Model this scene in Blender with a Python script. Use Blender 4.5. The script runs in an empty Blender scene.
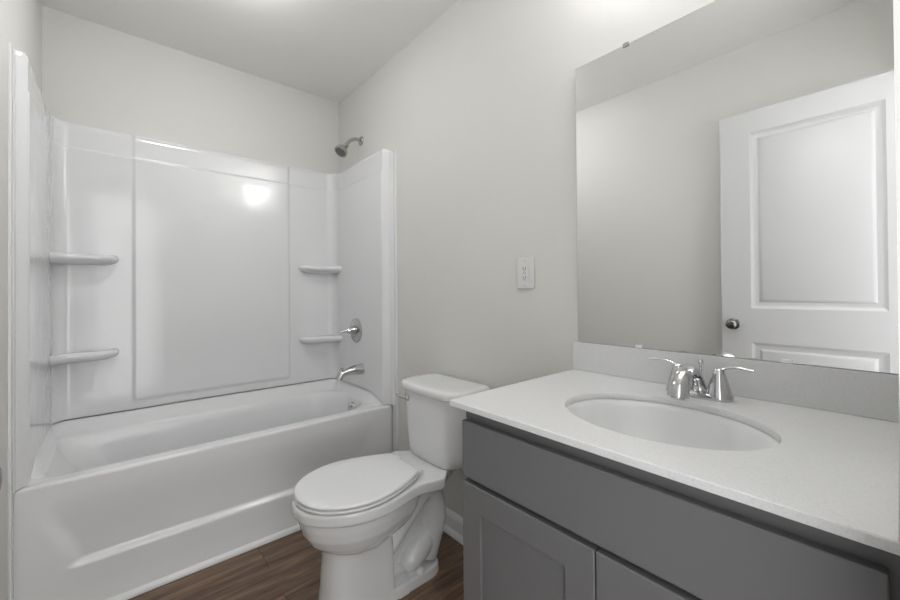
import bpy, bmesh, math, random
from mathutils import Vector, Matrix
C = bpy.context.scene.collection
SC = bpy.context.scene
random.seed(3)
PI = math.pi

# ------------------------------------------------------------ camera, world, exposure
W, YB, H = 1.523, 2.703, 2.585          # room width, back wall, ceiling height
cam = bpy.data.cameras.new('camera'); camo = bpy.data.objects.new('camera', cam); C.objects.link(camo)
cam.sensor_width = 36; cam.lens = 388.105 / 900 * 36; cam.shift_y = -11.56 / 900; cam.clip_start = 0.01
R_ = Vector((0.75830123, -0.65185892, -0.0076935)); U_ = Vector((0.00118439, -0.01042396, 0.99994497)); F_ = Vector((0.65190324, 0.75826861, 0.00713245))
M_ = Matrix((R_, U_, -F_)).transposed().to_4x4(); M_.translation = Vector((0.27127933, 0, 1.18436654))
camo.matrix_world = M_
SC.camera = camo
wd = bpy.data.worlds.new('world'); SC.world = wd; wd.use_nodes = True
wd.node_tree.nodes['Background'].inputs[0].default_value = (0.985, 0.992, 1.0, 1)
wd.node_tree.nodes['Background'].inputs[1].default_value = 2.9
SC.view_settings.view_transform = 'Standard'; SC.view_settings.look = 'None'
SC.view_settings.exposure = 0.0; SC.view_settings.gamma = 1; SC.view_settings.use_curve_mapping = False
LAMP = 17.0
BULB = 200.0
CEIL_FILL = 44.0  # strength of the added ceiling fill

# ------------------------------------------------------------ materials
def mat(name, col, rough=0.5, metal=0.0, coat=0.0, bump=0.0, bscale=200.0, var=0.0, vscale=4.0, spec=0.5, bdist=0.002):
    m = bpy.data.materials.new(name); m.use_nodes = True
    nt = m.node_tree; b = nt.nodes['Principled BSDF']
    b.inputs['Roughness'].default_value = rough; b.inputs['Metallic'].default_value = metal
    b.inputs['Coat Weight'].default_value = coat; b.inputs['Coat Roughness'].default_value = 0.06
    b.inputs['Specular IOR Level'].default_value = spec
    tc = nt.nodes.new('ShaderNodeTexCoord')
    if var > 0:
        n = nt.nodes.new('ShaderNodeTexNoise'); n.inputs['Scale'].default_value = vscale; n.inputs['Detail'].default_value = 4
        nt.links.new(tc.outputs['Object'], n.inputs['Vector'])
        r = nt.nodes.new('ShaderNodeValToRGB')
        r.color_ramp.elements[0].position = 0.3; r.color_ramp.elements[1].position = 0.7
        r.color_ramp.elements[0].color = tuple(c * (1 - var) for c in col) + (1,)
        r.color_ramp.elements[1].color = tuple(min(1, c * (1 + var)) for c in col) + (1,)
        nt.links.new(n.outputs['Fac'], r.inputs['Fac']); nt.links.new(r.outputs['Color'], b.inputs['Base Color'])
    else:
        b.inputs['Base Color'].default_value = tuple(col) + (1,)
    if bump > 0:
        n2 = nt.nodes.new('ShaderNodeTexNoise'); n2.inputs['Scale'].default_value = bscale; n2.inputs['Detail'].default_value = 3
        nt.links.new(tc.outputs['Object'], n2.inputs['Vector'])
        bp = nt.nodes.new('ShaderNodeBump'); bp.inputs['Strength'].default_value = bump; bp.inputs['Distance'].default_value = bdist
        nt.links.new(n2.outputs['Fac'], bp.inputs['Height']); nt.links.new(bp.outputs['Normal'], b.inputs['Normal'])
        nt.links.new(bp.outputs['Normal'], b.inputs['Coat Normal'])
    return m

M_wall = mat('painted_wall', (0.64, 0.633, 0.606), 0.75, bump=0.08, bscale=260)
M_ceil = mat('ceiling_paint', (0.86, 0.85, 0.82), 0.85, bump=0.1, bscale=180)
M_trim = mat('trim_paint', (0.72, 0.72, 0.72), 0.35)
M_door = mat('door_paint', (0.56, 0.56, 0.565), 0.32)
M_acry = mat('gloss_acrylic', (0.71, 0.713, 0.72), 0.12, coat=0.4, bump=0.5, bscale=6.0, bdist=0.004)
M_tub = mat('tub_acrylic', (0.75, 0.752, 0.758), 0.22, coat=0.3)
M_porc = mat('porcelain', (0.70, 0.703, 0.705), 0.10, coat=0.5)
M_seat = mat('seat_plastic', (0.72, 0.72, 0.72), 0.28)
M_cab = mat('grey_cabinet_paint', (0.135, 0.135, 0.137), 0.45, bump=0.05, bscale=300)
M_chrome = mat('chrome', (0.62, 0.62, 0.63), 0.08, metal=1.0)
M_nick = mat('brushed_nickel', (0.52, 0.51, 0.50), 0.22, metal=1.0)
M_steel = mat('valve_metal', (0.52, 0.52, 0.52), 0.22, metal=1.0)
M_knob = mat('dark_nickel', (0.22, 0.215, 0.21), 0.22, metal=1.0)
M_dark = mat('dark_slot', (0.03, 0.03, 0.03), 0.6)
M_slot = mat('slot_grey', (0.12, 0.12, 0.12), 0.6)
M_plate = mat('switch_plastic', (0.66, 0.66, 0.65), 0.3)
M_clip = mat('clear_plastic_clip', (0.8, 0.8, 0.79), 0.25)
M_lever = mat('cream_lever', (0.60, 0.58, 0.54), 0.25, metal=0.6)
M_caulk = mat('caulk', (0.5, 0.5, 0.5), 0.6)
M_edge = mat('mirror_edge', (0.62, 0.61, 0.57), 0.3)
M_mirror = mat('mirror_glass', (0.88, 0.885, 0.88), 0.0, metal=1.0)
M_sink = mat('sink_china', (0.72, 0.72, 0.72), 0.3)

# speckled quartz
M_quartz = mat('quartz', (0.62, 0.62, 0.62), 0.25)
nt = M_quartz.node_tree; b = nt.nodes['Principled BSDF']; tc = nt.nodes.new('ShaderNodeTexCoord')
v = nt.nodes.new('ShaderNodeTexVoronoi'); v.inputs['Scale'].default_value = 420
nt.links.new(tc.outputs['Object'], v.inputs['Vector'])
r = nt.nodes.new('ShaderNodeValToRGB'); r.color_ramp.elements[0].color = (0.60, 0.60, 0.60, 1); r.color_ramp.elements[1].color = (0.65, 0.65, 0.65, 1)
r.color_ramp.elements[0].position = 0.0; r.color_ramp.elements[1].position = 0.35
sx = nt.nodes.new('ShaderNodeSeparateColor'); nt.links.new(v.outputs['Color'], sx.inputs[0])
nt.links.new(sx.outputs[0], r.inputs['Fac']); nt.links.new(r.outputs['Color'], b.inputs['Base Color'])

# wood planks running along X
M_floor = bpy.data.materials.new('vinyl_plank'); M_floor.use_nodes = True
nt = M_floor.node_tree; b = nt.nodes['Principled BSDF']; b.inputs['Roughness'].default_value = 0.5
tc = nt.nodes.new('ShaderNodeTexCoord')
br = nt.nodes.new('ShaderNodeTexBrick'); br.offset = 0.37
br.inputs['Scale'].default_value = 1; br.inputs['Brick Width'].default_value = 1.22; br.inputs['Row Height'].default_value = 0.178
br.inputs['Mortar Size'].default_value = 0.0012; br.inputs['Mortar Smooth'].default_value = 0.2; br.inputs['Bias'].default_value = 0
br.inputs['Color1'].default_value = (0.0, 0.0, 0.0, 1); br.inputs['Color2'].default_value = (1, 1, 1, 1); br.inputs['Mortar'].default_value = (0.5, 0.5, 0.5, 1)
nt.links.new(tc.outputs['Object'], br.inputs['Vector'])
# per-plank shifted grain
mp = nt.nodes.new('ShaderNodeMapping'); mp.inputs['Scale'].default_value = (1.6, 17, 1)
add = nt.nodes.new('ShaderNodeVectorMath'); add.operation = 'MULTIPLY_ADD'
add.inputs[1].default_value = (7, 3, 0)
nt.links.new(br.outputs['Color'], add.inputs[0]); nt.links.new(tc.outputs['Object'], add.inputs[2])
nt.links.new(add.outputs[0], mp.inputs['Vector'])
n1 = nt.nodes.new('ShaderNodeTexNoise'); n1.inputs['Scale'].default_value = 1.6; n1.inputs['Detail'].default_value = 7; n1.inputs['Roughness'].default_value = 0.62; n1.inputs['Distortion'].default_value = 0.5
nt.links.new(mp.outputs[0], n1.inputs['Vector'])
mp2 = nt.nodes.new('ShaderNodeMapping'); mp2.inputs['Scale'].default_value = (6, 130, 1); nt.links.new(add.outputs[0], mp2.inputs['Vector'])
n2 = nt.nodes.new('ShaderNodeTexNoise'); n2.inputs['Scale'].default_value = 1.0; n2.inputs['Detail'].default_value = 3; nt.links.new(mp2.outputs[0], n2.inputs['Vector'])
mx = nt.nodes.new('ShaderNodeMix'); mx.data_type = 'FLOAT'; mx.inputs[0].default_value = 0.22
nt.links.new(n1.outputs['Fac'], mx.inputs[2]); nt.links.new(n2.outputs['Fac'], mx.inputs[3])
r = nt.nodes.new('ShaderNodeValToRGB'); e = r.color_ramp.elements
e[0].position = 0.34; e[0].color = (0.055, 0.034, 0.021, 1); e[1].position = 0.68; e[1].color = (0.30, 0.195, 0.125, 1)
k = e.new(0.5); k.color = (0.150, 0.093, 0.060, 1)
nt.links.new(mx.outputs[0], r.inputs['Fac'])
sc_ = nt.nodes.new('ShaderNodeSeparateColor'); nt.links.new(br.outputs['Color'], sc_.inputs[0])
mr = nt.nodes.new('ShaderNodeMapRange'); mr.inputs[3].default_value = 0.85; mr.inputs[4].default_value = 1.12; nt.links.new(sc_.outputs[0], mr.inputs[0])
vm = nt.nodes.new('ShaderNodeVectorMath'); vm.operation = 'SCALE'; nt.links.new(r.outputs['Color'], vm.inputs[0]); nt.links.new(mr.outputs[0], vm.inputs['Scale'])
mm = nt.nodes.new('ShaderNodeMix'); mm.data_type = 'RGBA'; nt.links.new(br.outputs['Fac'], mm.inputs[0]); nt.links.new(vm.outputs[0], mm.inputs[6]); mm.inputs[7].default_value = (0.02, 0.014, 0.01, 1)
nt.links.new(mm.outputs[2], b.inputs['Base Color'])
bm_ = nt.nodes.new('ShaderNodeBump'); bm_.inputs['Strength'].default_value = 0.25; bm_.inputs['Distance'].default_value = 0.001
nt.links.new(n2.outputs['Fac'], bm_.inputs['Height']); nt.links.new(bm_.outputs['Normal'], b.inputs['Normal'])

M_shade = bpy.data.materials.new('lit_frosted_glass'); M_shade.use_nodes = True
b = M_shade.node_tree.nodes['Principled BSDF']; b.inputs['Base Color'].default_value = (0.8, 0.8, 0.8, 1)
b.inputs['Emission Color'].default_value = (0.985, 0.992, 1.0, 1); b.inputs['Emission Strength'].default_value = LAMP
M_bulb = bpy.data.materials.new('lit_bulb'); M_bulb.use_nodes = True
b = M_bulb.node_tree.nodes['Principled BSDF']; b.inputs['Base Color'].default_value = (0.8, 0.8, 0.8, 1)
b.inputs['Emission Color'].default_value = (0.985, 0.992, 1.0, 1); b.inputs['Emission Strength'].default_value = BULB
M_diff = bpy.data.materials.new('fill_diffuser'); M_diff.use_nodes = True
b = M_diff.node_tree.nodes['Principled BSDF']; b.inputs['Base Color'].default_value = (0.8, 0.8, 0.8, 1)
b.inputs['Emission Color'].default_value = (0.985, 0.992, 1.0, 1); b.inputs['Emission Strength'].default_value = CEIL_FILL

# ------------------------------------------------------------ helpers
def wloc(o):
    v = Vector((0, 0, 0))
    while o is not None:
        v += o.location; o = o.parent
    return v
def obj(name, bm, m, parent=None, smooth=True, angle=40, bevel=0, seg=2, subsurf=0, recalc=True):
    """link a bmesh (world coordinates) as ONE object"""
    if recalc: bmesh.ops.recalc_face_normals(bm, faces=bm.faces)
    if parent is not None:
        bmesh.ops.translate(bm, verts=bm.verts, vec=-wloc(parent))
    me = bpy.data.meshes.new(name); bm.to_mesh(me); bm.free()
    me.materials.append(m)
    if smooth:
        me.shade_smooth(); me.set_sharp_from_angle(angle=math.radians(angle))
    o = bpy.data.objects.new(name, me); C.objects.link(o)
    if parent is not None: o.parent = parent
    if bevel:
        md = o.modifiers.new('bevel', 'BEVEL'); md.width = bevel; md.segments = seg; md.limit_method = 'ANGLE'; md.angle_limit = math.radians(38); md.harden_normals = True
    if subsurf:
        md = o.modifiers.new('sub', 'SUBSURF'); md.levels = subsurf; md.render_levels = subsurf
    return o
def thing(name, label, cat, loc, group=None):
    o = bpy.data.objects.new(name, None); C.objects.link(o); o.location = loc; o.empty_display_size = 0.1
    return tag(o, label, cat, group)
def tag(o, label, cat, group=None):
    o['label'] = label; o['category'] = cat
    if group: o['group'] = group
    return o
def struct(name, bm, m, **k):
    o = obj(name, bm, m, **k); o['kind'] = 'structure'; return o
def box(bm, x0, x1, y0, y1, z0, z1):
    vs = [bm.verts.new((x, y, z)) for x in (x0, x1) for y in (y0, y1) for z in (z0, z1)]
    for f in ((0, 1, 3, 2), (4, 6, 7, 5), (0, 4, 5, 1), (2, 3, 7, 6), (0, 2, 6, 4), (1, 5, 7, 3)):
        bm.faces.new([vs[i] for i in f])
def B(*boxes):
    bm = bmesh.new()
    for b_ in boxes: box(bm, *b_)
    return bm
def loft(bm, rings, cap0=True, cap1=True, closed=True):
    R = [[bm.verts.new(p) for p in r_] for r_ in rings]
    n = len(R[0])
    for a, b_ in zip(R, R[1:]):
        for i in range(n if closed else n - 1):
            j = (i + 1) % n
            bm.faces.new((a[i], a[j], b_[j], b_[i]))
    if cap0: bm.faces.new(R[0][::-1])
    if cap1: bm.faces.new(R[-1])
    return R
def frame_axes(d):
    d = Vector(d).normalized(); a = Vector((0, 0, 1)) if abs(d.z) < 0.9 else Vector((1, 0, 0))
    x = d.cross(a).normalized(); return x, d.cross(x).normalized()
def catmull(pts, n=8):
    P = [Vector(p) for p in pts]; P = [2 * P[0] - P[1]] + P + [2 * P[-1] - P[-2]]; out = []
    for i in range(1, len(P) - 2):
        for k in range(n):
            t = k / n; a, b_, c, d = P[i - 1:i + 3]
            out.append(0.5 * ((2 * b_) + (c - a) * t + (2 * a - 5 * b_ + 4 * c - d) * t * t + (3 * b_ - a - 3 * c + d) * t ** 3))
    out.append(P[-2]); return out
def tube(bm, pts, rad, n=20, sm=8, flat=1.0, up=None):
    """pts path, rad list/number; flat squashes the second axis"""
    if not isinstance(rad, (list, tuple)): rad = [rad] * len(pts)
    Q = catmull([tuple(p) + (r_,) for p, r_ in zip([tuple(p) for p in pts], rad)], sm) if len(pts) > 2 or True else None
    rings = []; px = None
    for i, q in enumerate(Q):
        a = Q[max(0, i - 1)]; c = Q[min(len(Q) - 1, i + 1)]
        d = (Vector(c[:3]) - Vector(a[:3])).normalized()
        if px is None:
            if up is not None: px = (Vector(up) - d * Vector(up).dot(d)).normalized()
            else: px = frame_axes(d)[0]
        else: px = (px - d * px.dot(d)).normalized()
        py = d.cross(px)
        c0 = Vector(q[:3]); r_ = q[3]
        rings.append([c0 + (px * math.cos(2 * PI * k / n) * flat + py * math.sin(2 * PI * k / n)) * r_ for k in range(n)])
    loft(bm, rings)
def V4(*a): return a
_V = Vector
def lathe(bm, o, d, prof, n=32, sx=1.0, cap=True):
    """prof: (distance along d, radius)"""
    d = Vector(d).normalized(); x, y = frame_axes(d); o = Vector(o)
    loft(bm, [[o + d * t + (x * math.cos(2 * PI * k / n) * sx + y * math.sin(2 * PI * k / n)) * max(r_, 1e-4) for k in range(n)] for t, r_ in prof], cap, cap)
def sstep(x, a, b_):
    t = min(1, max(0, (x - a) / (b_ - a))) if a != b_ else float(x > a)
    return t * t * (3 - 2 * t)
def hsolid(us, vs, front, back):
    """closed solid between a sculpted front grid and a plain back"""
    bm = bmesh.new(); F = [[bm.verts.new(front(u, v)) for v in vs] for u in us]
    nu, nv = len(us), len(vs)
    for i in range(nu - 1):
        for j in range(nv - 1): bm.faces.new((F[i][j], F[i + 1][j], F[i + 1][j + 1], F[i][j + 1]))
    loopi = [(i, 0) for i in range(nu)] + [(nu - 1, j) for j in range(1, nv)] + [(i, nv - 1) for i in range(nu - 2, -1, -1)] + [(0, j) for j in range(nv - 2, 0, -1)]
    Bk = [bm.verts.new(back(us[i], vs[j])) for i, j in loopi]
    n = len(loopi)
    for k in range(n):
        a = loopi[k]; c = loopi[(k + 1) % n]
        bm.faces.new((F[a[0]][a[1]], F[c[0]][c[1]], Bk[(k + 1) % n], Bk[k]))
    bm.faces.new(Bk[::-1]); return bm
def span(*seg):
    """span((a,b,n),(c,d,m)...) sorted unique samples"""
    s = set()
    for a, b_, n in seg:
        for i in range(n + 1): s.add(round(a + (b_ - a) * i / n, 5))
    return sorted(s)

# ------------------------------------------------------------ room shell
T = 0.10
YF = 0.0022            # room face of the short wall beside the vanity
YD = -0.12            # hall side of the doorway wall
struct('floor', B((-T, W + T, YD - 0.6, YB + T, -0.08, 0)), M_floor, smooth=False)
struct('ceiling', B((-T, W + T, YD, YB + T, H, H + 0.08)), M_ceil, smooth=False)
struct('wall_left', B((-T, 0, YD, YB + T, 0, H)), M_wall, smooth=False)
struct('wall_right', B((W, W + T, YD, YB + T, 0, H)), M_wall, smooth=False)
struct('wall_back', B((0, W, YB, YB + T, 0, H)), M_wall, smooth=False)
struct('wall_front', B((0.80, W, YD, YF, 0, H), (0, 0.80, YD, YF, 2.20, H)), M_wall, smooth=False)

def base_profile(bm, x_wall, sgn, y0, y1):
    P = [(0, 0), (0.028, 0), (0.027, 0.010), (0.022, 0.019), (0.015, 0.025), (0.013, 0.027), (0.013, 0.078), (0.011, 0.084), (0.008, 0.092), (0.005, 0.100), (0.002, 0.104), (0, 0.104)]
    loft(bm, [[(x_wall + sgn * a, y, z) for a, z in P] for y in (y0, y1)])
bm = bmesh.new(); base_profile(bm, W, -1, 0.756, 1.93); struct('baseboard_right', bm, M_trim, angle=30)
bm = bmesh.new(); base_profile(bm, 0, 1, 0.70, 1.93); struct('baseboard_left', bm, M_trim, angle=30)

# quarter round in front of the tub
YA = 1.988
bm = bmesh.new()
P = [(0, 0), (-0.02, 0), (-0.0195, 0.008), (-0.017, 0.014), (-0.012, 0.019), (-0.005, 0.022), (0, 0.023)]
loft(bm, [[(x, YA - 0.002 + a, z) for a, z in P] for x in (0.005, W - 0.003)])
struct('trim_1', bm, M_trim, angle=50)

# ------------------------------------------------------------ tub
tub = thing('bathtub', 'white gloss alcove bathtub with recessed apron in front of the back wall', 'bathtub', (W / 2, 2.35, 0))
def rrect(x0, x1, y0, y1, r0, r1, n=14):
    """rounded rect; r0 corner radius on left end, r1 on right end -> 4n pts"""
    out = []
    for cx, cy, a0, r_ in ((x1 - r1, y0 + r1, -PI / 2, r1), (x1 - r1, y1 - r1, 0, r1), (x0 + r0, y1 - r0, PI / 2, r0), (x0 + r0, y0 + r0, PI, r0)):
        for k in range(n):
            a = a0 + PI / 2 * k / (n - 1); out.append((cx + r_ * math.cos(a), cy + r_ * math.sin(a)))
    # subdivide straight runs
    o2 = []
    L = len(out)
    for i, p in enumerate(out):
        o2.append(p); q = out[(i + 1) % L]
        if i % n == n - 1:
            for k in range(1, 8): o2.append((p[0] + (q[0] - p[0]) * k / 8, p[1] + (q[1] - p[1]) * k / 8))
    return o2
ZR = 0.509
def rimz(x, y, z):
    sd = 0.056 * sstep(y, 1.985, 2.16)
    return z + max(0.054 * sstep(y, 2.605, 2.66), sd * sstep(x, 1.445, 1.475), sd * sstep(0.056 - x, 0, 0.02))
def ring(x0, x1, y0, y1, r0, r1, z, lift=True):
    return [(x, y, rimz(x, y, z) if lift else z) for x, y in rrect(x0, x1, y0, y1, r0, r1)]
rings = [
    ring(0.003, W - 0.003, YA + 0.02, 2.698, 0.004, 0.004, 0.02, False),
    ring(0.003, W - 0.003, YA + 0.02, 2.698, 0.004, 0.004, 0.40, False),
    ring(0.003, W - 0.003, YA + 0.012, 2.698, 0.004, 0.004, 0.470, False),
    ring(0.003, W - 0.003, YA + 0.004, 2.698, 0.004, 0.004, ZR - 0.024),
    ring(0.003, W - 0.003, YA + 0.001, 2.698, 0.006, 0.006, ZR - 0.008),
    ring(0.004, W - 0.004, YA + 0.006, 2.697, 0.008, 0.008, ZR - 0.001),
    ring(0.006, W - 0.006, YA + 0.014, 2.695, 0.01, 0.01, ZR),
    ring(0.030, 1.482, YA + 0.038, 2.665, 0.03, 0.06, ZR),
    ring(0.044, 1.462, YA + 0.052, 2.635, 0.05, 0.14, ZR + 0.001),
    ring(0.056, 1.445, YA + 0.062, 2.598, 0.07, 0.20, ZR + 0.001),
    ring(0.062, 1.438, YA + 0.069, 2.591, 0.075, 0.21, ZR - 0.002),
    ring(0.068, 1.431, YA + 0.076, 2.584, 0.08, 0.21, ZR - 0.012),
    ring(0.085, 1.422, YA + 0.083, 2.574, 0.09, 0.21, ZR - 0.05),
    ring(0.150, 1.405, YA + 0.092, 2.560, 0.11, 0.20, 0.36, False),
    ring(0.240, 1.385, YA + 0.105, 2.545, 0.13, 0.19, 0.20, False),
    ring(0.285, 1.365, YA + 0.120, 2.530, 0.13, 0.18, 0.15, False),
    ring(0.340, 1.320, YA + 0.160, 2.490, 0.12, 0.14, 0.125, False),
    ring(0.450, 1.200, YA + 0.230, 2.420, 0.09, 0.09, 0.118, False)]
bm = bmesh.new(); loft(bm, rings)
obj('basin', bm, M_tub, tub, angle=50)
# apron with a soft recess
def apron_y(x, z):
    edge = 0.185
    xl = 0.055 + 0.085 * (1 - sstep(z, 0.18, 0.47))
    s = sstep(z, edge - 0.008, edge + 0.020) * sstep(x, xl - 0.015, xl + 0.045) * sstep(W - x, xl - 0.015, xl + 0.10)
    top = 1 - sstep(z, 0.24, 0.46)
    return YA + 0.002 + 0.017 * s * top - 0.008 * sstep(0.10 - z, 0, 0.1)
us = span((0.003, 0.22, 46), (0.22, 1.30, 30), (1.30, W - 0.003, 46)); vs = span((0.002, 0.16, 10), (0.16, 0.22, 14), (0.22, ZR - 0.014, 24))
bm = hsolid(us, vs, lambda x, z: (x, apron_y(x, z), z), lambda x, z: (x, YA + 0.045, z))
obj('apron', bm, M_tub, tub, angle=60)
bm = bmesh.new(); lathe(bm, (1.413, 2.290, 0.448), (-1, -0.1, 0.08), [(0, 0.034), (0.004, 0.036), (0.009, 0.034), (0.011, 0.026), (0.011, 0.01), (0.012, 0.0)])
ov = obj('overflow_plate', bm, M_chrome, tub); ov['label'] = 'round chrome overflow cover'
bm = bmesh.new(); tube(bm, [(1.402, 2.288, 0.457), (1.398, 2.288, 0.458), (1.396, 2.288, 0.462)], [0.005, 0.005, 0.004], n=12)
obj('trip_lever', bm, M_chrome, ov)
bm = bmesh.new(); lathe(bm, (1.17, 2.32, 0.1175), (0, 0, 1), [(0, 0.03), (0.003, 0.03), (0.004, 0.026), (0.002, 0.018), (0.008, 0.016), (0.009, 0)])
dr = obj('drain', bm, M_chrome, tub)

# ------------------------------------------------------------ surround
sur = thing('tub_surround', 'white gloss three wall tub surround with raised centre panel and corner shelves', 'tub surround', (W / 2, YB, 0.55))
ZS0, ZS1 = 0.570, 2.036
XL, XR, YP = 0.038, 1.470, 2.674
def back_y(x, z):
    y = YP - 0.008 * sstep(x, 0.333, 0.353) * sstep(1.158 - x, 0, 0.020) * sstep(z, 0.605, 0.630)
    y += 0.007 * sstep(z, 1.905, 1.918)
    if 0.35 < x < 1.145: y += 0.009 * (1 - ((x - 0.7475) / 0.3975) ** 2)
    rc = 0.06
    for d in (x - XL, XR - x):
        if d < rc:
            t = 1 - max(d, 0) / rc; y -= rc * (1 - math.sqrt(max(0, 1 - t * t)))
    if z > ZS1 - 0.006: y += 0.004
    return y
us = span((XL - 0.02, XL, 2), (XL, XL + 0.06, 16), (0.11, 0.33, 8), (0.333, 0.355, 8), (0.36, 1.135, 16), (1.138, 1.16, 8), (1.17, XR - 0.06, 8), (XR - 0.06, XR, 16), (XR, XR + 0.02, 2))
vs = span((ZS0, 0.60, 3), (0.605, 0.635, 8), (0.65, 1.89, 26), (1.898, 1.925, 10), (1.94, ZS1 - 0.008, 4), (ZS1 - 0.008, ZS1, 2))
bm = hsolid(us, vs, lambda x, z: (x, back_y(x, z), z), lambda x, z: (x, YB - 0.001, z))
obj('back_panel', bm, M_acry, sur, angle=60)
def side(sg):
    xw = 0.0004 if sg > 0 else W - 0.0004
    yf = 1.915 if sg > 0 else 1.930
    face = XL if sg > 0 else W - XR
    def off(y, z):
        f0 = 0.009 if sg > 0 else 0.016
        o = 0.006 + (f0 - 0.006) * sstep(y, 1.95, 1.975) + (face - f0) * sstep(y, 1.978, 2.018)
        o -= 0.006 * sstep(z, 1.905, 1.918) * sstep(y, 1.995, 2.03)
        if z > ZS1 - 0.006 - 0.018 * sstep(2.0 - y, 0, 0.02): o -= 0.003
        return o
    ztop = lambda y: ZS1 - 0.018 * sstep(2.0 - y, 0, 0.02)
    zz = lambda y, t: ZS0 * (1 - t) + ztop(y) * t
    us = span((1.957, 1.97, 4), (1.97, 2.05, 28), (2.07, 2.50, 12), (2.50, YP - 0.058, 6))
    # front flange (reaches the floor) and the panel above the rim
    bm = bmesh.new()
    vs = span((0, 1, 60), (0.905, 0.93, 12), (0.985, 1, 5))
    usf = [u for u in us if u >= 1.957]
    zb = lambda y: ZS0 - 0.056 * (1 - sstep(y, 1.985, 2.16))
    bm = hsolid(usf, vs, lambda y, t: (xw + sg * off(y, zz(y, t)), y, zb(y) * (1 - t) + ztop(y) * t), lambda y, t: (xw, y, zb(y) * (1 - t) + ztop(y) * t))
    o = obj('side_panel', bm, M_acry, sur, angle=60)
    bm = bmesh.new()
    prof = [(0, yf), (0.0055, yf), (0.0075, yf + 0.002), (0.0080, yf + 0.006), (0.0074, yf + 0.012), (0.0062, yf + 0.018), (0.0060, YA - 0.012), (0, YA - 0.012)]
    loft(bm, [[(xw + sg * a, y, z) for a, y in prof] for z in (0.004, 1.0, ZS1 - 0.018)])
    obj('front_flange', bm, M_acry, sur, angle=50)
side(1); side(-1)
def shelf(xc, xt, z, dep):
    """xc: corner side x, xt: free tip x"""
    s = 1 if xt > xc else -1; L = abs(xt - xc)
    def sc(e, z_):
        pts = []; LL = L - e; D = dep - e
        for k in range(29):
            u = LL * (1 - (1 - k / 28) ** 1.6)
            q = max(0, (u - (LL - 0.085)) / 0.085)
            d = D * max(0.0, 1 - q ** 2.4) ** 0.45 + 0.035 * max(0, 1 - u / 0.09) ** 2
            pts.append((xc + s * u, YP - max(d, -0.004), z_))
        return [(xc, YP + 0.006, z_)] + pts + [(xc + s * LL, YP + 0.006, z_)]
    bm = bmesh.new()
    loft(bm, [sc(0.060, z - 0.052), sc(0.035, z - 0.048), sc(0.016, z - 0.040), sc(0.004, z - 0.030), sc(0, z - 0.018), sc(0.003, z - 0.008), sc(0.010, z - 0.001), sc(0.020, z), sc(0.035, z - 0.003), sc(0.07, z - 0.004)])
    return obj('shelf', bm, M_acry, sur, angle=50)
shelf(XL + 0.001, 0.283, 1.382, 0.095); shelf(XL + 0.001, 0.283, 0.900, 0.095)
shelf(XR - 0.001, 1.212, 1.368, 0.085); shelf(XR - 0.001, 1.212, 0.880, 0.085)

# ------------------------------------------------------------ shower fittings
sh = thing('shower', 'small brushed nickel shower head on a bent arm above the tub surround', 'shower head', (W, 2.358, 2.199))
bm = bmesh.new(); lathe(bm, (W - 0.0005, 2.358, 2.199), (-1, 0, 0), [(0, 0.031), (0.003, 0.031), (0.008, 0.027), (0.012, 0.016), (0.013, 0.0)])
obj('flange', bm, M_nick, sh)
bm = bmesh.new(); tube(bm, [(W - 0.005, 2.358, 2.199), (W - 0.045, 2.358, 2.200), (W - 0.085, 2.358, 2.178), (W - 0.115, 2.358, 2.140)], 0.0115, n=16)
obj('arm', bm, M_nick, sh)
d = Vector((-0.62, -0.10, -0.78)).normalized(); o = Vector((W - 0.108, 2.358, 2.147))
bm = bmesh.new(); lathe(bm, o, d, [(-0.004, 0.012), (0.0, 0.017), (0.014, 0.018), (0.018, 0.014), (0.028, 0.020), (0.042, 0.032), (0.058, 0.041), (0.072, 0.043), (0.078, 0.042), (0.080, 0.039), (0.078, 0.036), (0.076, 0)])
hd = obj('head', bm, M_nick, sh)
bm = bmesh.new(); lathe(bm, o + d * 0.0765, d, [(0, 0.0355), (0.002, 0.034), (0.003, 0)])
fc = obj('spray_face', bm, M_slot, hd); fc['label'] = 'dark grey spray face'

va = thing('shower_valve', 'chrome shower valve with round plate and lever handle on the end wall', 'shower valve', (XR, 2.345, 0.933))
bm = bmesh.new(); lathe(bm, (XR + 0.001, 2.345, 0.933), (-1, 0, 0), [(0, 0.080), (0.003, 0.081), (0.007, 0.077), (0.010, 0.060), (0.013, 0.030), (0.013, 0)], n=40)
obj('escutcheon', bm, M_steel, va)
bm = bmesh.new(); lathe(bm, (XR - 0.010, 2.345, 0.933), (-1, 0, 0), [(0, 0.030), (0.012, 0.029), (0.030, 0.023), (0.052, 0.017), (0.058, 0.013), (0.06, 0)])
hb = obj('handle', bm, M_chrome, va)
bm = bmesh.new(); tube(bm, [(XR - 0.045, 2.345, 0.935), (XR - 0.075, 2.352, 0.934), (XR - 0.108, 2.360, 0.924)], [0.013, 0.009, 0.007], n=14, flat=1.4)
obj('lever', bm, M_chrome, hb)
sp = thing('tub_spout', 'chrome tub spout with diverter pin on the end wall above the tub', 'tub spout', (XR, 2.266, 0.688))
bm = bmesh.new(); tube(bm, [(XR + 0.001, 2.266, 0.690), (XR - 0.05, 2.266, 0.690), (XR - 0.10, 2.266, 0.684), (XR - 0.138, 2.266, 0.672), (XR - 0.158, 2.266, 0.645)], [0.034, 0.030, 0.023, 0.019, 0.017], n=24)
obj('body', bm, M_steel, sp)
bm = bmesh.new(); lathe(bm, (XR - 0.138, 2.266, 0.680), (0, 0, 1), [(0, 0.005), (0.024, 0.005), (0.025, 0.009), (0.034, 0.009), (0.036, 0.005), (0.036, 0)], n=14)
obj('diverter_pin', bm, M_steel, sp)

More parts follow.
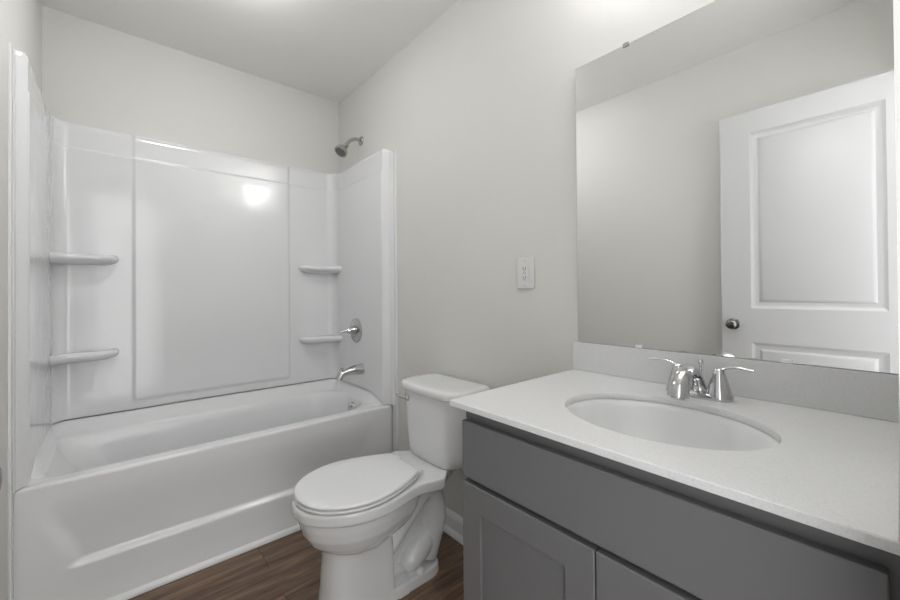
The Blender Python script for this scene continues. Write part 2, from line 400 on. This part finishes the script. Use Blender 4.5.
# ------------------------------------------------------------ toilet
TY = 1.375
toi = thing('toilet', 'white porcelain toilet with closed elongated lid between the tub and the vanity', 'toilet', (W - 0.40, TY, 0))
def outline(ctrl, n=10):
    """ctrl: (u, half) from back centre to front tip; closed mirrored loop of world xy"""
    half = catmull([(u, h, 0) for u, h in ctrl], n)
    half = [(p[0], max(p[1], 0)) for p in half]
    loop = [(u, h) for u, h in half] + [(u, -h) for u, h in half[::-1][1:]]
    if abs(half[0][1]) < 1e-6: loop = loop[:-1]
    return loop
def ringuv(loop, z, cu=None, s=1.0, sv=None, du=0.0):
    sv = s if sv is None else sv
    return [(W - (cu + (u - cu) * s + du) if cu is not None else W - u, TY + v * sv, z) for u, v in loop]
rim_ctrl = [(0.150, 0.0), (0.150, 0.08), (0.165, 0.115), (0.205, 0.135), (0.238, 0.165), (0.262, 0.180), (0.300, 0.172), (0.36, 0.160), (0.43, 0.170), (0.51, 0.187), (0.59, 0.186), (0.67, 0.160), (0.735, 0.112), (0.776, 0.056), (0.787, 0.0)]
rim = outline(rim_ctrl)
bowlA = outline([(0.30, 0.0), (0.302, 0.05), (0.315, 0.09), (0.35, 0.125), (0.40, 0.143), (0.46, 0.160), (0.52, 0.174), (0.59, 0.174), (0.66, 0.152), (0.72, 0.107), (0.760, 0.052), (0.770, 0.0)])
colA = outline([(0.440, 0.0), (0.440, 0.05), (0.441, 0.084), (0.444, 0.094), (0.455, 0.097), (0.50, 0.098), (0.55, 0.099), (0.60, 0.096), (0.645, 0.083), (0.675, 0.058), (0.688, 0.028), (0.692, 0.0)])
bm = bmesh.new()
loft(bm, [ringuv(rim, 0.396, 0.45, 0.975), ringuv(rim, 0.402, 0.45, 0.995), ringuv(rim, 0.430, 0.45, 1.0), ringuv(rim, 0.437, 0.45, 0.995), ringuv(rim, 0.440, 0.45, 0.98)])
loft(bm, [ringuv(bowlA, 0.20, 0.53, 0.30), ringuv(bowlA, 0.240, 0.53, 0.55), ringuv(bowlA, 0.268, 0.53, 0.74), ringuv(bowlA, 0.295, 0.52, 0.86), ringuv(bowlA, 0.33, 0.50, 0.945), ringuv(bowlA, 0.365, 0.48, 0.985), ringuv(bowlA, 0.405, 0.48, 1.0)])
loft(bm, [ringuv(colA, 0.0, 0.5, 1.06, 1.05), ringuv(colA, 0.02, 0.5, 1.04, 1.04), ringuv(colA, 0.10, 0.5, 0.99, 1.0), ringuv(colA, 0.135, 0.5, 0.98, 0.99), ringuv(colA, 0.20, 0.515, 0.95, 0.95), ringuv(colA, 0.30, 0.53, 0.93, 0.92)])
# foot plate
ft = outline([(0.200, 0.0), (0.202, 0.045), (0.214, 0.078), (0.245, 0.096), (0.29, 0.101), (0.36, 0.102), (0.43, 0.102), (0.49, 0.09), (0.50, 0.0)])
loft(bm, [ringuv(ft, 0.0, 0.33, 1.02), ringuv(ft, 0.034, 0.33, 1.0), ringuv(ft, 0.042, 0.33, 0.98)])
# under-deck wedge
dk = outline([(0.17, 0.0), (0.172, 0.07), (0.19, 0.10), (0.26, 0.12), (0.36, 0.13), (0.44, 0.13), (0.48, 0.0)])
loft(bm, [ringuv(dk, 0.31, 0.38, 0.50, 0.50), ringuv(dk, 0.355, 0.35, 0.72, 0.72), ringuv(dk, 0.41, 0.32, 1.0)])
def tt(pts, rad): tube(bm, [(W - u, TY + v_, z) for u, v_, z in pts], rad, n=20, sm=6)
# trapway: rising leg, falling leg, outlet bulge (thick enough to show on both sides)
for s in (1, -1):
    tt([(0.47, s * 0.040, 0.17), (0.42, s * 0.046, 0.21), (0.365, s * 0.050, 0.262), (0.31, s * 0.05, 0.315), (0.26, s * 0.045, 0.35)], [0.046, 0.042, 0.038, 0.038, 0.04])
    tt([(0.255, s * 0.04, 0.35), (0.215, s * 0.044, 0.31), (0.205, s * 0.046, 0.23), (0.222, s * 0.046, 0.16), (0.250, s * 0.042, 0.06)], [0.042, 0.045, 0.048, 0.048, 0.045])
    tt([(0.245, s * 0.03, 0.155), (0.285, s * 0.040, 0.125), (0.335, s * 0.044, 0.088), (0.365, s * 0.040, 0.062)], [0.050, 0.055, 0.050, 0.034])
tt([(0.22, 0, 0.30), (0.21, 0, 0.20), (0.22, 0, 0.04)], [0.05, 0.055, 0.055])
box(bm, W - 0.46, W - 0.22, TY - 0.035, TY + 0.035, 0.02, 0.38)
bow = obj('bowl', bm, M_porc, toi, angle=180)
md = bow.modifiers.new('remesh', 'REMESH'); md.mode = 'VOXEL'; md.voxel_size = 0.0036; md.use_smooth_shade = True
md = bow.modifiers.new('smooth', 'SMOOTH'); md.factor = 0.5; md.iterations = 4
# bolt caps
for s in (-1, 1):
    bm = bmesh.new(); lathe(bm, (W - 0.315, TY + s * 0.083, 0.040), (0, 0, 1), [(0, 0.017), (0.010, 0.0165), (0.018, 0.013), (0.021, 0.007), (0.022, 0)], n=20)
    obj('bolt_cap', bm, M_seat, toi)
# seat ring and lid
SEAT = [(0.330, 0.0), (0.330, 0.06), (0.333, 0.108), (0.365, 0.128), (0.41, 0.150), (0.47, 0.172), (0.54, 0.187), (0.61, 0.184), (0.685, 0.157), (0.74, 0.111), (0.770, 0.056), (0.779, 0.0)]
seat = outline(SEAT)
bm = bmesh.new()
loft(bm, [ringuv(seat, 0.4435, 0.54, 0.96), ringuv(seat, 0.4445, 0.54, 0.985), ringuv(seat, 0.448, 0.54, 1.0), ringuv(seat, 0.4525, 0.54, 1.0), ringuv(seat, 0.455, 0.54, 0.985)])
obj('seat', bm, M_seat, toi, angle=60)
bm = bmesh.new()
loft(bm, [ringuv(seat, 0.4580, 0.54, 0.965), ringuv(seat, 0.4585, 0.54, 0.985), ringuv(seat, 0.461, 0.54, 0.998), ringuv(seat, 0.466, 0.54, 0.996), ringuv(seat, 0.4695, 0.54, 0.982), ringuv(seat, 0.4710, 0.54, 0.955), ringuv(seat, 0.472, 0.54, 0.7), ringuv(seat, 0.4725, 0.54, 0.3)])
obj('seat_lid', bm, M_seat, toi, angle=60)
for s in (-1, 1):
    bm = bmesh.new(); tube(bm, [(W - 0.316, TY + s * 0.055, 0.450), (W - 0.316, TY + s * 0.08, 0.450), (W - 0.316, TY + s * 0.098, 0.450)], 0.0105, n=16)
    box(bm, W - 0.336, W - 0.300, TY + s * 0.062 - 0.010, TY + s * 0.062 + 0.010, 0.440, 0.450)
    obj('hinge', bm, M_seat, toi, bevel=0.002)
# tank
def tank_loop(x0, x1, hw, bow_, rf, rb, n=8):
    pts = []
    # front edge bowed, from -Y to +Y ; world coords
    for cx, cy, a0, r_ in ((x1 - rb, -hw + rb, -PI / 2, rb), (x1 - rb, hw - rb, 0, rb), (x0 + rf, hw - rf, PI / 2, rf), (x0 + rf, -hw + rf, PI, rf)):
        for k in range(n):
            a = a0 + PI / 2 * k / (n - 1); pts.append((cx + r_ * math.cos(a), cy + r_ * math.sin(a)))
    out = []
    for i, p in enumerate(pts):
        out.append(p); q = pts[(i + 1) % len(pts)]
        if i % n == n - 1:
            for k in range(1, 10): out.append((p[0] + (q[0] - p[0]) * k / 10, p[1] + (q[1] - p[1]) * k / 10))
    res = []
    for x, y in out:
        f = sstep(x1 - x, 0, x1 - x0) * (1 - (y / hw) ** 2)
        res.append((x - bow_ * f, y))
    return res
def tring(x0, x1, hw, bow_, rf, rb, z): return [(x, TY - 0.011 + y, z) for x, y in tank_loop(x0, x1, hw, bow_, rf, rb)]
XB = W - 0.018
bm = bmesh.new()
loft(bm, [tring(XB - 0.182, XB - 0.010, 0.134, 0.008, 0.060, 0.02, 0.4340), tring(XB - 0.195, XB - 0.004, 0.152, 0.010, 0.062, 0.02, 0.4385), tring(XB - 0.202, XB - 0.002, 0.162, 0.011, 0.060, 0.02, 0.450), tring(XB - 0.205, XB, 0.168, 0.012, 0.058, 0.02, 0.480), tring(XB - 0.207, XB, 0.172, 0.013, 0.056, 0.02, 0.54), tring(XB - 0.209, XB, 0.178, 0.014, 0.054, 0.02, 0.64), tring(XB - 0.211, XB, 0.183, 0.015, 0.052, 0.02, 0.700), tring(XB - 0.211, XB, 0.184, 0.015, 0.052, 0.02, 0.735)])
obj('tank', bm, M_porc, toi, angle=50)
bm = bmesh.new()
def lr(s, z, e=0.0): return tring(XB - 0.223 + e, XB + 0.004 - e * 0.5, 0.210 - e, 0.020, 0.070, 0.03, z)
loft(bm, [lr(0, 0.7335, 0.016), lr(0, 0.736, 0.006), lr(0, 0.740, 0.001), lr(0, 0.756, 0), lr(0, 0.765, 0.002), lr(0, 0.770, 0.008), lr(0, 0.7725, 0.022), lr(0, 0.773, 0.06)])
obj('tank_lid', bm, M_porc, toi, angle=50)
# flush lever near the tub side corner
bm = bmesh.new(); dd = Vector((-1.0, 0.30, 0)).normalized(); oc = Vector((XB - 0.2215, TY + 0.108, 0.698))
lathe(bm, oc - dd * 0.006, dd, [(0, 0.015), (0.010, 0.015), (0.014, 0.014), (0.016, 0.010), (0.017, 0)], n=24)
lv = obj('flush_lever', bm, M_lever, toi); lv['label'] = 'cream flush lever on the tank corner'
bm = bmesh.new(); tube(bm, [oc + dd * 0.010, oc + dd * 0.018 + Vector((0.0, 0.025, 0.003)), oc + dd * 0.016 + Vector((0.0, 0.066, 0.004))], [0.006, 0.006, 0.005], n=12)
obj('lever_arm', bm, M_lever, lv)
# tank bolts and washer below
for s in (-1, 1):
    bm = bmesh.new(); lathe(bm, (W - 0.16, TY + s * 0.125, 0.424), (0, 0, 1), [(0, 0.010), (0.010, 0.014), (0.022, 0.014)], n=16)
    o_ = obj('tank_bolt', bm, M_slot, toi)
# ------------------------------------------------------------ vanity
XF = 0.945           # door faces
YV0, YV1 = 0.004, 0.746
van = thing('vanity_cabinet', 'dark grey shaker vanity cabinet below the white countertop', 'vanity', (1.23, 0.38, 0))
XFF = XF + 0.020     # face frame
bm = B((XFF + 0.018, W - 0.002, YV1 - 0.016, YV1, 0.004, 0.888), (XFF + 0.018, W - 0.002, YV0, YV0 + 0.016, 0.004, 0.888),
       (XFF + 0.018, W - 0.002, YV0 + 0.016, YV1 - 0.016, 0.10, 0.116), (W - 0.012, W - 0.002, YV0 + 0.016, YV1 - 0.016, 0.116, 0.70))
obj('carcass', bm, M_cab, van, smooth=False)
bm = B((XFF, XFF + 0.018, YV1 - 0.038, YV1, 0.10, 0.888), (XFF, XFF + 0.018, YV0, YV0 + 0.038, 0.10, 0.888),
       (XFF, XFF + 0.018, YV0 + 0.038, YV1 - 0.038, 0.838, 0.888), (XFF, XFF + 0.018, YV0 + 0.038, YV1 - 0.038, 0.680, 0.724), (XFF, XFF + 0.018, YV0 + 0.038, YV1 - 0.038, 0.10, 0.138),
       (XFF, XFF + 0.018, 0.357, 0.395, 0.138, 0.680))
obj('face_frame', bm, M_cab, van, smooth=False)
obj('toe_kick', B((XFF + 0.075, XFF + 0.09, YV0 + 0.016, YV1 - 0.016, 0.002, 0.10)), M_cab, van, smooth=False)
obj('false_drawer_front', B((XF, XFF - 0.001, 0.013, 0.741, 0.7125, 0.8535)), M_cab, van, bevel=0.0025, seg=3)
def shaker(y0, y1, z0, z1):
    st = 0.062; bm = bmesh.new()
    def rect(x, a, sl=0): return [(x, y0 + a, z0 + a), (x, y1 - a, z0 + a), (x, y1 - a, z1 - a), (x, y0 + a, z1 - a)]
    loft(bm, [rect(XFF - 0.001, 0.0), rect(XF + 0.002, 0.0), rect(XF, 0.002), rect(XF, st), rect(XF + 0.001, st + 0.001), rect(XF + 0.007, st + 0.0015)])
    return obj('door', bm, M_cab, van, smooth=False)
shaker(0.3785, 0.741, 0.112, 0.699); shaker(0.013, 0.3755, 0.112, 0.699)
top = thing('countertop', 'white speckled quartz countertop with oval sink cutout', 'countertop', (1.22, 0.38, 0.882))
CX0, CX1, CY0, CY1, CZ0, CZ1 = 0.925, W - 0.003, 0.0035, 0.765, 0.8885, 0.904
SX, SY, SA, SB = 1.187, 0.357, 0.167, 0.209
def slab():
    bm = bmesh.new(); n = 96
    def ell(a, b_, z): return [(SX + a * math.cos(2 * PI * k / n), SY + b_ * math.sin(2 * PI * k / n), z) for k in range(n)]
    def outer(e, z):
        o = []
        x0, x1, y0, y1 = CX0 + e, CX1 - e, CY0 + e, CY1 - e
        for k in range(n):
            a = 2 * PI * k / n; dx, dy = math.cos(a), math.sin(a)
            t = min(((x1 - SX) / dx) if dx > 1e-9 else ((x0 - SX) / dx) if dx < -1e-9 else 9e9, ((y1 - SY) / dy) if dy > 1e-9 else ((y0 - SY) / dy) if dy < -1e-9 else 9e9)
            o.append([SX + dx * t, SY + dy * t, z])
        for cx, cy in ((x0, y0), (x0, y1), (x1, y0), (x1, y1)):
            q = min(o, key=lambda p: (p[0] - cx) ** 2 + (p[1] - cy) ** 2); q[0], q[1] = cx, cy
        return [tuple(p) for p in o]
    R = loft(bm, [ell(SA, SB, CZ0), ell(SA, SB, CZ1 - 0.0025), ell(SA + 0.0015, SB + 0.0015, CZ1), outer(0.0018, CZ1), outer(0, CZ1 - 0.0018), outer(0, CZ0 + 0.001), outer(0.001, CZ0)], False, False)
    for i in range(n):
        j = (i + 1) % n; bm.faces.new((R[-1][i], R[-1][j], R[0][j], R[0][i]))
    return bm
obj('slab', slab(), M_quartz, top, angle=35)
tag(obj('backsplash', B((W - 0.021, W - 0.001, CY0, CY1, CZ1 + 0.0003, 1.002)), M_quartz, bevel=0.0015), 'low white quartz backsplash strip standing along the wall under the mirror', 'backsplash')
sink = thing('sink', 'white oval undermount sink set in the quartz countertop', 'sink', (SX, SY, 0.74))
bm = bmesh.new(); n = 64
def er(s, z, dx=0.0): return [(SX + dx + (SA * s) * math.cos(2 * PI * k / n), SY + (SB * s) * math.sin(2 * PI * k / n), z) for k in range(n)]
def er2(e, z): return [(SX + (SA + e) * math.cos(2 * PI * k / n), SY + (SB + e) * math.sin(2 * PI * k / n), z) for k in range(n)]
loft(bm, [er2(0.02, 0.878), er2(0.02, 0.888), er2(0.003, 0.888), er2(-0.001, 0.885), er2(-0.006, 0.872), er(0.93, 0.840), er(0.84, 0.800, 0.003), er(0.68, 0.765, 0.008), er(0.45, 0.745, 0.012), er(0.12, 0.738, 0.015),
          er(0.12, 0.728, 0.015), er(0.47, 0.735, 0.012), er(0.71, 0.755, 0.008), er(0.88, 0.795, 0.003), er(0.98, 0.84), er2(0.005, 0.876)], False, False)
R0 = [v_ for v_ in bm.verts]
for i in range(n):
    j = (i + 1) % n; bm.faces.new((R0[15 * n + i], R0[15 * n + j], R0[j], R0[i]))
obj('bowl', bm, M_sink, sink, angle=50, recalc=True)
bm = bmesh.new(); lathe(bm, (SX + 0.015, SY, 0.722), (0, 0, 1), [(0, 0.019), (0.016, 0.019), (0.0165, 0.024), (0.018, 0.024), (0.019, 0.019), (0.017, 0.016), (0.021, 0.014), (0.022, 0)], n=28)
obj('drain', bm, M_chrome, sink)

# faucet
FX, FY = 1.430, 0.351
fa = thing('faucet', 'chrome two handle centreset faucet standing behind the sink', 'faucet', (FX, FY, CZ1))
def stad(hx, hy, z, n=12):
    o = []
    for s, a0 in ((1, 0), (-1, PI)):
        for k in range(n + 1):
            a = a0 + PI * k / n; o.append((FX + hx * math.cos(a), FY + s * (hy - hx) + hx * math.sin(a), z))
    return o
bm = bmesh.new(); loft(bm, [stad(0.029, 0.074, CZ1 + 0.0003), stad(0.0292, 0.0742, CZ1 + 0.008), stad(0.026, 0.072, CZ1 + 0.013), stad(0.018, 0.064, CZ1 + 0.016)])
obj('base_plate', bm, M_chrome, fa, angle=60)
bm = bmesh.new(); tube(bm, [(FX + 0.012, FY, CZ1 + 0.006), (FX + 0.006, FY, CZ1 + 0.034), (FX - 0.020, FY, CZ1 + 0.062), (FX - 0.062, FY, CZ1 + 0.075), (FX - 0.106, FY, CZ1 + 0.067), (FX - 0.132, FY, CZ1 + 0.045), (FX - 0.140, FY, CZ1 + 0.022)], [0.022, 0.015, 0.0130, 0.0150, 0.0205, 0.0235, 0.0235], n=28)
spt = obj('spout', bm, M_chrome, fa)
bm = bmesh.new(); lathe(bm, (FX - 0.1405, FY, CZ1 + 0.024), (-0.32, 0, -0.95), [(0, 0.0145), (0.006, 0.0145), (0.007, 0.009), (0.005, 0.008), (0.005, 0)], n=20)
obj('aerator', bm, M_steel, spt)
for s in (-1, 1):
    y = FY + s * 0.047
    bm = bmesh.new(); lathe(bm, (FX, y, CZ1 + 0.004), (0, 0, 1), [(0, 0.0300), (0.004, 0.0300), (0.02, 0.0260), (0.045, 0.0190), (0.062, 0.0140), (0.070, 0.0125), (0.074, 0.009), (0.076, 0)], n=28)
    h = obj('handle', bm, M_chrome, fa)
    bm = bmesh.new(); tube(bm, [(FX, y - s * 0.004, CZ1 + 0.070), (FX, y + s * 0.014, CZ1 + 0.081), (FX, y + s * 0.040, CZ1 + 0.0865), (FX - 0.002, y + s * 0.072, CZ1 + 0.083)], [0.008, 0.0085, 0.0085, 0.0065], n=16, flat=0.45, up=(0, 0, 1))
    obj('lever', bm, M_chrome, h)
bm = bmesh.new(); lathe(bm, (FX + 0.022, FY, CZ1 + 0.010), (0, 0, 1), [(0, 0.003), (0.070, 0.003), (0.071, 0.0055), (0.078, 0.0065), (0.083, 0.005), (0.085, 0)], n=14)
obj('lift_rod', bm, M_chrome, fa)

# ------------------------------------------------------------ mirror
mi = thing('mirror', 'large frameless wall mirror above the vanity backsplash', 'mirror', (W - 0.008, 0.38, 1.004))
MY0, MY1, MZ0, MZ1 = 0.0045, 0.7475, 1.004, 1.971
obj('glass', B((W - 0.0125, W - 0.0115, MY0, MY1, MZ0, MZ1)), M_mirror, mi, smooth=False)
obj('glass_edge', B((W - 0.0114, W - 0.006, MY0, MY1, MZ0, MZ1)), M_edge, mi, smooth=False)
for y, z, s in ((0.537, MZ0, 1), (0.183, MZ0, 1), (0.567, MZ1, -1), (0.17, MZ1, -1)):
    bm = B((W - 0.0155, W - 0.0128, y - 0.010, y + 0.010, z - 0.0012 if s > 0 else z - 0.008, z + 0.008 if s > 0 else z + 0.005))
    c_ = obj('clip', bm, M_clip if s > 0 else M_steel, mi, bevel=0.001)

# outlet
out = thing('electrical_outlet', 'white rectangular outlet cover plate on the wall above the toilet', 'outlet', (W, 0.985, 1.255))
obj('cover_plate', B((W - 0.0075, W - 0.0003, 0.9425, 1.0275, 1.192, 1.318)), M_plate, out, bevel=0.004, seg=3)
rc = obj('receptacle', B((W - 0.0105, W - 0.007, 0.968, 1.002, 1.221, 1.289)), M_plate, out, bevel=0.0012)
for zc in (1.273, 1.237):
    bm = B((W - 0.0112, W - 0.0100, 0.9775, 0.9800, zc - 0.005, zc + 0.005), (W - 0.0112, W - 0.0100, 0.9900, 0.9925, zc - 0.005, zc + 0.005), (W - 0.0112, W - 0.0100, 0.983, 0.987, zc - 0.0105, zc - 0.0070))
    obj('slot', bm, M_slot, rc, smooth=False)
obj('test_button', B((W - 0.0118, W - 0.0100, 0.978, 0.992, 1.2515, 1.2585)), M_caulk, rc, smooth=False)
for zc in (1.305, 1.205):
    bm = bmesh.new(); lathe(bm, (W - 0.0073, 0.985, zc), (-1, 0, 0), [(0, 0.003), (0.0012, 0.0028), (0.0014, 0)], n=12)
    obj('screw', bm, M_caulk, out)

# ------------------------------------------------------------ door seen in the mirror
DX0, DX1, DY0, DY1, DZ0, DZ1 = 0.078, 0.113, -0.100, 0.674, 0.012, 2.158
dr = thing('door_1', 'open white two panel door standing against the left wall', 'door', (0.095, DY0, 0)); dr['kind'] = 'structure'
def door_leaf():
    bm = bmesh.new()
    py0, py1 = DY0 + 0.137, DY1 - 0.137
    P = [(py0, py1, 1.078, 2.040), (py0, py1, 0.25, 0.892)]
    # front face with panel holes as a grid
    ys = [DY0, py0, py1, DY1]; zs = [DZ0, 0.25, 0.892, 1.078, 2.040, DZ1]
    V = {}
    for x in (DX0, DX1):
        for y in ys:
            for z in zs: V[x, y, z] = bm.verts.new((x, y, z))
    for x in (DX0, DX1):
        for i in range(3):
            for j in range(5):
                if i == 1 and j in (1, 3):
                    y0, y1, z0, z1 = ys[1], ys[2], zs[j], zs[j + 1]
                    s = 1 if x == DX0 else -1
                    prev = [V[x, y0, z0], V[x, y1, z0], V[x, y1, z1], V[x, y0, z1]]
                    for a, d_ in ((0.008, 0.004), (0.020, 0.009), (0.034, 0.0095), (0.046, 0.003), (0.050, 0.002)):
                        nx = [bm.verts.new((x + s * d_, yy, zz)) for yy, zz in ((y0 + a, z0 + a), (y1 - a, z0 + a), (y1 - a, z1 - a), (y0 + a, z1 - a))]
                        for k in range(4): bm.faces.new((prev[k], prev[(k + 1) % 4], nx[(k + 1) % 4], nx[k]))
                        prev = nx
                    bm.faces.new(prev)
                else:
                    bm.faces.new((V[x, ys[i], zs[j]], V[x, ys[i + 1], zs[j]], V[x, ys[i + 1], zs[j + 1]], V[x, ys[i], zs[j + 1]]))
    for i in range(3):
        for z in (DZ0, DZ1): bm.faces.new((V[DX0, ys[i], z], V[DX0, ys[i + 1], z], V[DX1, ys[i + 1], z], V[DX1, ys[i], z]))
    for j in range(5):
        for y in (DY0, DY1): bm.faces.new((V[DX0, y, zs[j]], V[DX0, y, zs[j + 1]], V[DX1, y, zs[j + 1]], V[DX1, y, zs[j]]))
    return bm
obj('leaf', door_leaf(), M_door, dr, angle=25)
for s, x in ((1, DX1), (-1, DX0)):
    bm = bmesh.new(); lathe(bm, (x - s * 0.0005, 0.618, 0.99), (s, 0, 0), [(0, 0.032), (0.004, 0.032), (0.008, 0.027), (0.010, 0.013), (0.030, 0.012), (0.034, 0.018), (0.042, 0.026), (0.052, 0.0275), (0.060, 0.023), (0.066, 0.012), (0.0675, 0)] if s > 0 else [(0, 0.032), (0.004, 0.032), (0.008, 0.025), (0.010, 0.013), (0.030, 0.012), (0.034, 0.018), (0.045, 0.025), (0.055, 0.025), (0.062, 0.012), (0.0625, 0)], n=32)
    kb = obj('door_knob', bm, M_knob, dr); kb['label'] = 'round dark nickel door knob'
obj('latch', B((DX0 + 0.006, DX1 - 0.006, DY1 - 0.001, DY1 + 0.0015, 0.962, 1.018)), M_knob, dr, smooth=False)

# ------------------------------------------------------------ vanity light and an added ceiling fill
vl = thing('vanity_light', 'three shade vanity light mounted on the wall above the mirror', 'vanity light', (W, 0.34, 2.32))
obj('back_plate', B((W - 0.022, W - 0.0005, 0.10, 0.58, 2.285, 2.355)), M_nick, vl, bevel=0.004)
for y in (0.16, 0.34, 0.52):
    bm = bmesh.new(); tube(bm, [(W - 0.02, y, 2.32), (W - 0.06, y, 2.335), (W - 0.10, y, 2.32)], 0.008, n=12); a_ = obj('arm', bm, M_nick, vl)
    bm = bmesh.new(); lathe(bm, (W - 0.10, y, 2.30), (0, 0, 1), [(-0.05, 0.0), (-0.05, 0.026), (-0.03, 0.036), (0.0, 0.044), (0.04, 0.050), (0.075, 0.056), (0.075, 0.052), (0.04, 0.046), (0.03, 0.0)], n=28, cap=False)
    obj('shade', bm, M_shade, vl)
    bm = bmesh.new(); lathe(bm, (W - 0.10, y, 2.331), (0, 0, 1), [(0, 0.0), (0.0, 0.026), (0.012, 0.030), (0.028, 0.024), (0.036, 0.012), (0.038, 0)], n=24)
    obj('bulb', bm, M_bulb, vl)
CLX, CLY = 0.62, 1.74  # added out-of-view fill, brightens the ceiling and back wall
cl = thing('ceiling_fill', 'added round flush fill light with white domed diffuser above the floor before the tub', 'fill light', (CLX, CLY, H))
bm = bmesh.new(); lathe(bm, (CLX, CLY, H - 0.0005), (0, 0, -1), [(0, 0.06), (0.03, 0.06), (0.03, 0)], n=40); obj('rim', bm, M_trim, cl)
bm = bmesh.new(); lathe(bm, (CLX, CLY, H - 0.028), (0, 0, -1), [(0, 0.10), (0.008, 0.108), (0.022, 0.112), (0.040, 0.102), (0.055, 0.07), (0.062, 0.04), (0.064, 0)], n=40); obj('diffuser', bm, M_diff, cl)
